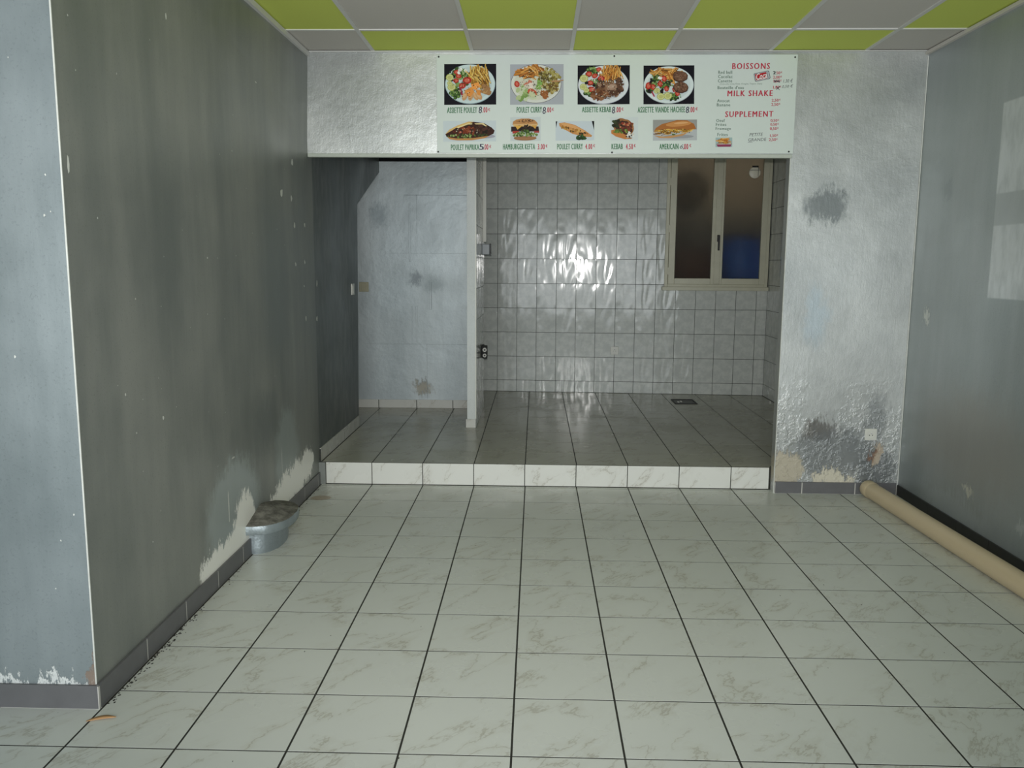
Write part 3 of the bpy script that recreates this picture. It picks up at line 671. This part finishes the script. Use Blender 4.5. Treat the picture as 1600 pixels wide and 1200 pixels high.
# plate of kebab meat
p = Print(); p.rect(904, 101.3, 985.9, 162.4, (16, 14, 24)); p.ell(944.5, 132, 39.6, 29.8, (176, 180, 192), 48); p.ell(944.5, 131.6, 39, 29.2, (214, 218, 222), 48); p.ell(944.5, 131.4, 34, 25, (204, 208, 212), 40)
salad(p, 927, 112, 10, 7); salad(p, 921, 145, 6, 4, 10); salad(p, 934, 128, 12, 6, 18)
p.fries(956, 115, 16, 9, 46, .6, 2.2, 20, FO)
for x, y, r in ((937, 108, 4), (922, 115, 5), (931, 118, 4.5), (941, 122, 5.5), (924, 129, 5), (926, 139, 5.5)): p.tomato(x, y, r, random.uniform(-.6, .3))
p.blobs(939, 114, 2.5, 3, 6, 1.8, [(236, 234, 230)]); p.blobs(918, 128, 2, 3, 3, 2.6, [(24, 20, 24)]); p.blobs(930, 132, 2, 2, 2, 2.2, [(24, 20, 24)])
p.lemon(914, 122, 6.5); p.lemon(913, 135, 5.5); p.lemon(918, 140, 4.5)
p.blobs(953, 138, 20, 13, 90, 4, [(112, 78, 56), (134, 98, 74), (90, 60, 44), (150, 118, 96), (76, 48, 36)]); p.blobs(938, 148, 12, 7, 40, 3.4, [(120, 74, 44), (96, 56, 34), (140, 96, 66)]); p.blobs(969, 131, 6, 8, 18, 3, [(96, 66, 50), (78, 54, 44)])
p.ell(958, 136, 8, 5, (158, 126, 106), 14, -.2, .12); p.ell(957, 135, 5, 3, (176, 146, 128), 12, -.2, .12); p.fries(952, 148, 16, 7, 14, -.6, .6, 7, [(176, 150, 126), (70, 44, 34)], .8); p.specks(946, 133, 27, 20, 110)
p.build('picture')
# plate with two minced steaks
p = Print(); p.rect(1007, 102, 1086.5, 162.8, (16, 14, 24)); p.ell(1046.5, 132.6, 39, 29.2, (170, 180, 184), 48); p.ell(1046.5, 132.2, 38.4, 28.6, (212, 222, 222), 48); p.ell(1046.5, 132, 34, 25, (200, 212, 212), 40)
p.fries(1042, 114, 20, 7, 52, -.9, .5, 18, FO); p.fries(1049, 123, 6, 6, 10, .6, 1.3, 16, FO)
salad(p, 1026, 126, 8, 9, 18); salad(p, 1043, 131, 10, 7, 16); salad(p, 1056, 150, 10, 5, 14); salad(p, 1016, 137, 6, 7, 8)
for x, y, r in ((1015, 134, 6), (1022, 136, 5), (1039, 123, 5), (1033, 131, 5), (1043, 139, 4.5), (1055, 140, 4), (1060, 146, 4.5)): p.tomato(x, y, r, random.uniform(.8, 1.8))
p.blobs(1033, 122, 2.5, 3, 7, 1.7, [(236, 234, 230)]); p.blobs(1019, 126, 3, 3, 4, 2.4, [(24, 20, 24)]); p.blobs(1016, 143, 2, 2, 2, 2.6, [(24, 20, 24)]); p.blobs(1037, 142, 4, 3, 4, 2.4, [(24, 20, 24)]); p.stick(1022, 147, 1.1, 9, 2, (160, 40, 74))
for x, y in ((1064, 120), (1065, 137)):
    p.ell(x, y, 12, 8.8, (74, 50, 38), 24, .05, .05); p.ell(x, y-.8, 11, 7.8, (108, 76, 58), 22, .05, .05); p.blobs(x, y-.8, 9, 6, 34, 1.3, [(126, 92, 72), (88, 60, 46), (138, 106, 86)])
p.lemon(1028, 142, 5); p.lemon(1034, 151, 6); p.lemon(1045, 150, 6.5); p.specks(1042, 132, 28, 18, 80)
p.build('picture')
# long paprika sandwich
p = Print(); p.rect(692.5, 186, 776.5, 219, (198, 208, 212)); p.ell(760, 211, 15, 3, (160, 160, 172), 20)
p.poly([(696, 207), (702, 200), (716, 193), (733, 187.5), (742, 188), (735, 194), (715, 204), (700, 211)], (212, 176, 112)); p.poly([(696, 207), (712, 198), (733, 190.5), (741, 188), (757, 190), (769, 197), (774, 202), (772, 207), (763, 211), (735, 215), (707, 215), (698, 211)], (60, 32, 24))
p.blobs(728, 203, 18, 7, 46, 3, [(120, 48, 26), (92, 38, 24), (140, 70, 40), (70, 34, 26), (50, 28, 24)]); p.blobs(754, 200, 13, 7, 30, 3, [(54, 30, 24), (38, 22, 20), (76, 44, 34)])
for x, y in ((720, 204), (735, 203)): p.ell(x, y, 2, 1.6, (190, 110, 90), 8)
p.poly([(714, 196), (733, 190), (739, 190.5), (738, 192), (732, 192), (716, 198)], (226, 206, 150)); p.poly([(742, 190.5), (756, 190), (762, 195), (759, 195), (754, 192), (744, 192)], (222, 200, 150))
p.blobs(722, 210.5, 24, 3, 52, 1.7, [(70, 96, 40), (96, 124, 56), (50, 74, 34), (150, 164, 104)]); p.blobs(756, 209, 10, 2, 16, 1.5, [(60, 76, 36), (40, 50, 30)])
p.poly([(699, 211.5), (715, 214), (740, 213.5), (766, 210), (758, 214), (738, 217), (715, 217), (703, 215)], (186, 134, 80)); p.specks(735, 204, 30, 7, 60)
p.build('picture')
# hamburger
p = Print(); p.rect(798.4, 181, 846.6, 219, (198, 206, 206)); p.ell(822, 214.5, 18, 3.6, (150, 108, 76), 24)
p.poly([(802, 193), (803, 188), (808, 185), (816, 183.5), (828, 183.5), (837, 186), (841, 190), (842, 194), (822, 195.5)], (186, 134, 84)); p.blobs(822, 187, 14, 2.5, 46, .8, [(90, 62, 40), (70, 48, 34)]); p.poly([(803, 192), (842, 192), (840, 196), (804, 196)], (212, 172, 120))
p.poly([(800, 196), (843, 196), (844, 204), (800, 204)], (46, 30, 32)); p.blobs(822, 199, 12, 5, 30, 2.6, [(40, 30, 22), (28, 22, 18), (56, 42, 30)]); p.poly([(806, 194.5), (818, 194.5), (810, 201)], (218, 168, 78)); p.poly([(832, 194.5), (840, 194.5), (838, 200)], (208, 158, 78))
p.rect(802, 203, 812, 207, (170, 60, 50)); p.rect(836, 203, 844, 206, (160, 60, 60)); p.blobs(822, 208.5, 20, 2.6, 60, 1.9, [(86, 112, 50), (116, 142, 72), (60, 84, 38), (166, 178, 124)]); p.blobs(822, 204.5, 8, 2.5, 14, 1.9, [(86, 112, 50), (60, 84, 38)])
p.poly([(804, 212), (822, 213.5), (840, 212), (836, 216), (822, 217.5), (808, 216)], (160, 116, 80))
p.build('picture')
# curry chicken sandwich
p = Print(); p.rect(869.7, 188, 930.6, 219, (196, 206, 212)); p.poly([(870, 188.2), (872.5, 188.2), (870.6, 199)], (20, 20, 20)); p.poly([(926.5, 188.2), (930.4, 188.2), (930.2, 203)], (20, 20, 20))
p.poly([(875, 191), (884, 190), (900, 194), (916, 203), (927, 211), (926, 213.5), (914, 213), (896, 208), (882, 200), (876, 196)], (198, 140, 84)); p.poly([(877, 191), (886, 191), (900, 195), (914, 203), (925, 210), (912, 206), (896, 199), (882, 195)], (214, 160, 104))
p.blobs(886, 199, 8, 2.6, 16, 1.8, [(170, 120, 50), (96, 66, 34), (206, 166, 92)]); p.blobs(899, 203, 10, 2.6, 20, 1.7, [(170, 120, 50), (70, 56, 30), (206, 166, 92)]); p.blobs(913, 208, 7, 2, 12, 1.6, [(150, 96, 44), (60, 50, 28)]); p.blobs(910, 214, 7, 3.4, 26, 2.4, [(44, 74, 34), (60, 94, 44), (34, 56, 28)])
p.build('picture')
# round kebab sandwich
p = Print(); p.rect(955.4, 182.5, 999.4, 219.4, (202, 210, 210)); p.ell(976, 198, 17, 13, (150, 104, 62), 26, .4, .05); p.ell(977, 199, 14, 10.5, (70, 42, 32), 24, .4, .06)
p.blobs(966, 193, 7, 6, 22, 2.6, [(44, 56, 30), (60, 44, 32), (34, 38, 26)]); p.blobs(980, 197, 12, 8, 46, 2.3, [(150, 54, 38), (110, 60, 40), (180, 120, 84), (84, 50, 36), (60, 34, 30)]); p.ell(962, 190, 4, 3, (56, 66, 40), 9, .6, .3)
p.poly([(957, 203), (962, 202), (975, 208), (990, 217), (978, 217.5), (964, 213), (957, 208)], (190, 124, 66)); p.blobs(972, 205, 12, 2.6, 20, 1.8, [(130, 152, 70), (90, 116, 50)]); p.blobs(986, 211, 6, 5, 20, 1.7, [(230, 228, 220), (50, 44, 40), (206, 200, 190)])
p.build('picture')
# american sandwich
p = Print(); p.rect(1022, 187, 1091, 220.4, (150, 150, 146)); p.poly([(1022, 204), (1091, 203), (1091, 220.4), (1022, 220.4)], (178, 182, 184)); p.ell(1062, 214, 24, 3, (150, 152, 156), 20)
p.poly([(1024, 205), (1027, 200), (1036, 194), (1048, 191), (1060, 187.8), (1076, 188.5), (1086, 194), (1089.5, 202), (1070, 205), (1040, 208)], (166, 104, 52)); p.ell(1062, 194, 20, 4, (196, 136, 78), 20, -.08, .05); p.ell(1066, 192.5, 11, 1.8, (212, 160, 108), 16, -.08)
p.fries(1056, 205, 30, 2.6, 80, -.3, .15, 9, [(204, 158, 64), (176, 124, 44), (120, 80, 34), (216, 178, 92)], 1.2); p.fries(1036, 209, 12, 3, 26, -.3, .2, 8, [(204, 158, 64), (120, 80, 34)], 1.1); p.blobs(1054, 210.5, 3, 1.4, 6, 1.4, [(74, 100, 48)])
p.poly([(1024, 212), (1040, 214), (1062, 211), (1080, 206), (1068, 213), (1048, 216.5), (1032, 216)], (190, 144, 96)); p.specks(1056, 206, 28, 4, 40)
p.build('picture')
# small picture of a tray of fries
p = Print(); p.rect(1119.5, 216, 1146, 231.5, (158, 180, 180)); p.fries(1132.5, 221.5, 9, 4, 34, -.5, .5, 9, FO, 1.3); p.poly([(1121, 226), (1145, 226), (1143, 231), (1123, 231)], (140, 60, 90)); p.rect(1122, 226, 1144, 227, (212, 214, 210)); p.fries(1132, 225, 10, 1, 12, -.3, .3, 7, [(110, 70, 30), (190, 140, 60)], 1.1)
p.build('picture')
# drink can
p = Print(); ca = -.2
def rot(x, y): return (1191.5+x*math.cos(ca)-y*math.sin(ca), 119.6+x*math.sin(ca)+y*math.cos(ca))
for (a, b, c) in ((12.2, 6.6, (84, 84, 96)), (11.4, 5.9, (176, 182, 186))): p.poly([rot(-a, -b+1), rot(-a+1, -b), rot(a-1.5, -b), rot(a, -b+1.5), rot(a, b-1.5), rot(a-1.5, b), rot(-a+1, b), rot(-a, b-1)], c)
p.poly([rot(-10.4, -5), rot(7.4, -5), rot(7.4, 5), rot(-10.4, 5)], (176, 36, 44)); p.poly([rot(-10, 4.6), rot(-4, 3.2), rot(2, 4.4), rot(7.2, 3.0), rot(7.2, 3.8), rot(2, 5), rot(-4, 4.0), rot(-10, 5)], (226, 226, 226)); p.poly([rot(8.3, -5), rot(9, -5), rot(9, 5), rot(8.3, 5)], (110, 112, 120))
can = p.build('picture')
# lettering: built with the built-in font, scaled to its place
INK = {}
def ink(rgb, nm):
    if nm not in INK: INK[nm] = plain(nm, rgb, .5, var=.01)
    return INK[nm]
GREEN = ink((26, 104, 56), 'green_ink'); RED = ink((180, 22, 58), 'red_ink'); GREY = ink((88, 112, 98), 'grey_green_ink'); PEN = ink((30, 26, 60), 'blue_black_pen'); PEN2 = ink((70, 74, 76), 'grey_pen'); WHITE = ink((228, 228, 226), 'white_ink')
DG = None
def lettering(s, x0, y0, x1, y1, mat, bold=.0, shear=0.0, ang=0.0, d=.0006, sp=1.0, name='lettering'):
    cu = bpy.data.curves.new('t', 'FONT'); cu.body = s; cu.size = 1; cu.shear = shear; cu.space_character = sp; cu.resolution_u = 2
    o = bpy.data.objects.new('t', cu); COL.objects.link(o); bpy.context.view_layer.update()
    me = bpy.data.meshes.new_from_object(o.evaluated_get(bpy.context.evaluated_depsgraph_get()))
    bpy.data.objects.remove(o); bpy.data.curves.remove(cu)
    xs = [v.co.x for v in me.vertices]; ys = [v.co.y for v in me.vertices]; a0, a1, b0, b1 = min(xs), max(xs), min(ys), max(ys)
    ca, sa = math.cos(ang), math.sin(ang); mx, my = (x0+x1)/2, (y0+y1)/2
    src = [v.co.copy() for v in me.vertices]; pol = [tuple(p.vertices) for p in me.polygons]; bpy.data.meshes.remove(me)
    VV = []; FF = []; th = bold*16
    for k, sx in enumerate((0, -th, th, -th/2, th/2) if bold > .001 else (0,)):
        b = len(VV)
        for c in src:
            px = (c.x-a0)/(a1-a0)*(x1-x0)+x0-mx+sx; py = y1-(c.y-b0)/(b1-b0)*(y1-y0)-my
            x, z = bd(mx+px*ca-py*sa, my+px*sa+py*ca); VV.append((x, FY-d-.00003*k, z))
        FF += [tuple(b+q for q in f) for f in pol]
    return link(name, mesh(name, VV, FF), mat, mb)
A = lambda x: 670+x/5.333
B = lambda x: 960+x/5.333
Y = lambda y: 70+y/5.333
def LA(s, x0, y0, x1, y1, m, **k): return lettering(s, A(x0), Y(y0), A(x1), Y(y1), m, **k)
def LB(s, x0, y0, x1, y1, m, **k): return lettering(s, B(x0), Y(y0), B(x1), Y(y1), m, **k)
bw = dict(bold=.016, sp=1.16)
LA('ASSIETTE POULET', 155, 507, 405, 555, GREEN, **bw); LA('.00', 452, 507, 492, 553, RED, **bw); LA('€', 501, 516, 515, 540, RED, **bw)
LA('POULET CURRY', 740, 508, 950, 557, GREEN, **bw); LA('.00', 988, 512, 1028, 556, RED, **bw); LA('€', 1036, 518, 1050, 543, RED, **bw)
LA('ASSIETTE KEBAB', 1287, 512, 1527, 558, GREEN, **bw); LB('.00', 20, 514, 62, 560, RED, **bw); LB('€', 70, 520, 85, 545, RED, **bw)
LB('ASSIETTE VIANDE HACHEE', 205, 515, 597, 564, GREEN, **bw); LB('.00', 636, 518, 676, 565, RED, **bw); LB('€', 686, 522, 702, 548, RED, **bw)
LA('POULET PAPRIKA', 187, 817, 423, 865, GREEN, **bw); LA('.00', 462, 817, 500, 864, RED, **bw); LA('€', 511, 824, 524, 850, RED, **bw)
LA('HAMBURGER KEFTA', 625, 817, 893, 865, GREEN, **bw); LA('3.00', 917, 820, 974, 866, RED, **bw); LA('€', 983, 825, 996, 850, RED, **bw)
LA('POULET CURRY', 1080, 820, 1293, 868, GREEN, **bw); LA('4.00', 1315, 823, 1372, 868, RED, **bw); LA('€', 1382, 826, 1395, 851, RED, **bw)
LB('KEBAB', -12, 824, 80, 870, GREEN, **bw); LB('4.50', 107, 826, 165, 873, RED, **bw); LB('€', 174, 828, 187, 855, RED, **bw)
LB('AMERICAIN', 387, 828, 543, 876, GREEN, **bw); LB('.00', 583, 830, 625, 877, RED, **bw); LB('€', 636, 832, 650, 858, RED, **bw)
hb = dict(bold=.024, shear=.05, sp=1.25)
LB('BOISSONS', 988, 155, 1297, 205, RED, **hb); LB('MILK SHAKE', 950, 383, 1322, 432, RED, **hb); LB('SUPPLEMENT', 932, 558, 1328, 607, RED, **hb)
ib = dict(bold=.010, sp=1.15)
LB('Red bull', 873, 217, 987, 244, GREY, **ib); LB('Cacolac', 872, 252, 990, 280, GREY, **ib); LB('Canette', 870, 289, 987, 315, GREY, **ib)
LB('(Coca-cola, cerise, Fanta, Orangina, Tropico, Oasis)', 885, 321, 1235, 338, GREY, shear=.2); LB("Bouteille d'eau", 868, 345, 1083, 371, GREY, **ib)
LB('Avocat', 865, 455, 967, 481, GREY, **ib); LB('Banane', 862, 490, 972, 516, GREY, **ib); LB('Oeuf', 858, 622, 928, 648, GREY, **ib); LB('Frites', 855, 656, 940, 682, GREY, **ib); LB('Fromage', 853, 692, 978, 722, GREY, **ib); LB('Frites', 868, 741, 952, 768, GREY, **ib)
def price(s, x0, y0, x1, y1): LB(s, x0, y0, x1-16, y1, RED, bold=.010); LB('€', x1-12, y0, x1, y0+14, RED, bold=.006)
for s, x0, y0, x1, y1 in (('.50', 1345, 226, 1400, 250), ('2,00', 1325, 262, 1398, 290), ('1,50', 1330, 294, 1396, 322), ('1,00', 1327, 346, 1392, 374), ('2,50', 1315, 456, 1388, 483), ('2,50', 1312, 491, 1386, 518), ('0,50', 1307, 627, 1377, 654), ('0,50', 1305, 660, 1375, 687), ('0,50', 1302, 696, 1373, 723), ('1,50', 1303, 755, 1370, 782), ('2,50', 1293, 789, 1367, 817)): price(s, x0, y0, x1, y1)
for x0, y0, x1, y1, f in ((420, 502, 448, 558, LA), (956, 510, 984, 568, LA), (1536, 512, 1562, 569, LA), (604, 516, 632, 570, LB)): f('8', x0, y0, x1, y1, PEN, bold=.012, shear=.12, d=.0009, name='pen_writing')
LA('5', 428, 815, 462, 864, PEN, bold=.03, d=.0009, name='pen_writing'); LB('6,', 556, 834, 592, 878, PEN2, shear=.3, d=.0009, name='pen_writing'); LB('2', 1326, 224, 1346, 250, ink((20, 30, 30), 'black_pen'), bold=.03, d=.0009, name='pen_writing')
LB('1.30 €', 1408, 290, 1490, 320, PEN2, shear=.3, d=.0009, ang=-.04, name='pen_writing'); LB('0,50 €', 1400, 338, 1492, 366, PEN2, shear=.3, d=.0009, ang=-.06, name='pen_writing')
LB('PETITE', 1132, 744, 1245, 770, PEN2, shear=.25, d=.0009, ang=-.03, name='pen_writing'); LB('GRANDE', 1122, 787, 1272, 813, PEN2, shear=.1, d=.0009, ang=-.02, name='pen_writing')
for (x0, y0, x1, y1, w) in ((1330, 298, 1382, 318, 4), (1330, 318, 1380, 296, 4), (1334, 308, 1384, 310, 5), (1352, 378, 1384, 348, 5), (1350, 352, 1380, 382, 4), (1120, 822, 1158, 820, 3)):
    p = Print(); p.d = .0008
    a = math.atan2(y1-y0, x1-x0); p.stick((B(x0)+B(x1))/2, (Y(y0)+Y(y1))/2, a, math.hypot(x1-x0, y1-y0)/5.333, w/5.333, (58, 56, 72)); p.build('pen_stroke')
lettering('Coca', 1182.2, 114.6, 1198.6, 124.0, WHITE, bold=.012, shear=.35, ang=ca, d=.0009)
V, Fc = lathe([(.0, -.0026), (.0045, -.002), (.0055, 0)], 12); sm = mesh('screw', [(x, z, y) for x, y, z in V], Fc, True)
for x, y in ((685.5, 87), (961.5, 87.2), (1242.5, 90.2), (684.8, 234.3), (958.3, 238.3), (1233.5, 239.8)):
    a, b = bd(x, y); link('screw', sm, M_iron, mb, (a, FY-.0002, b))
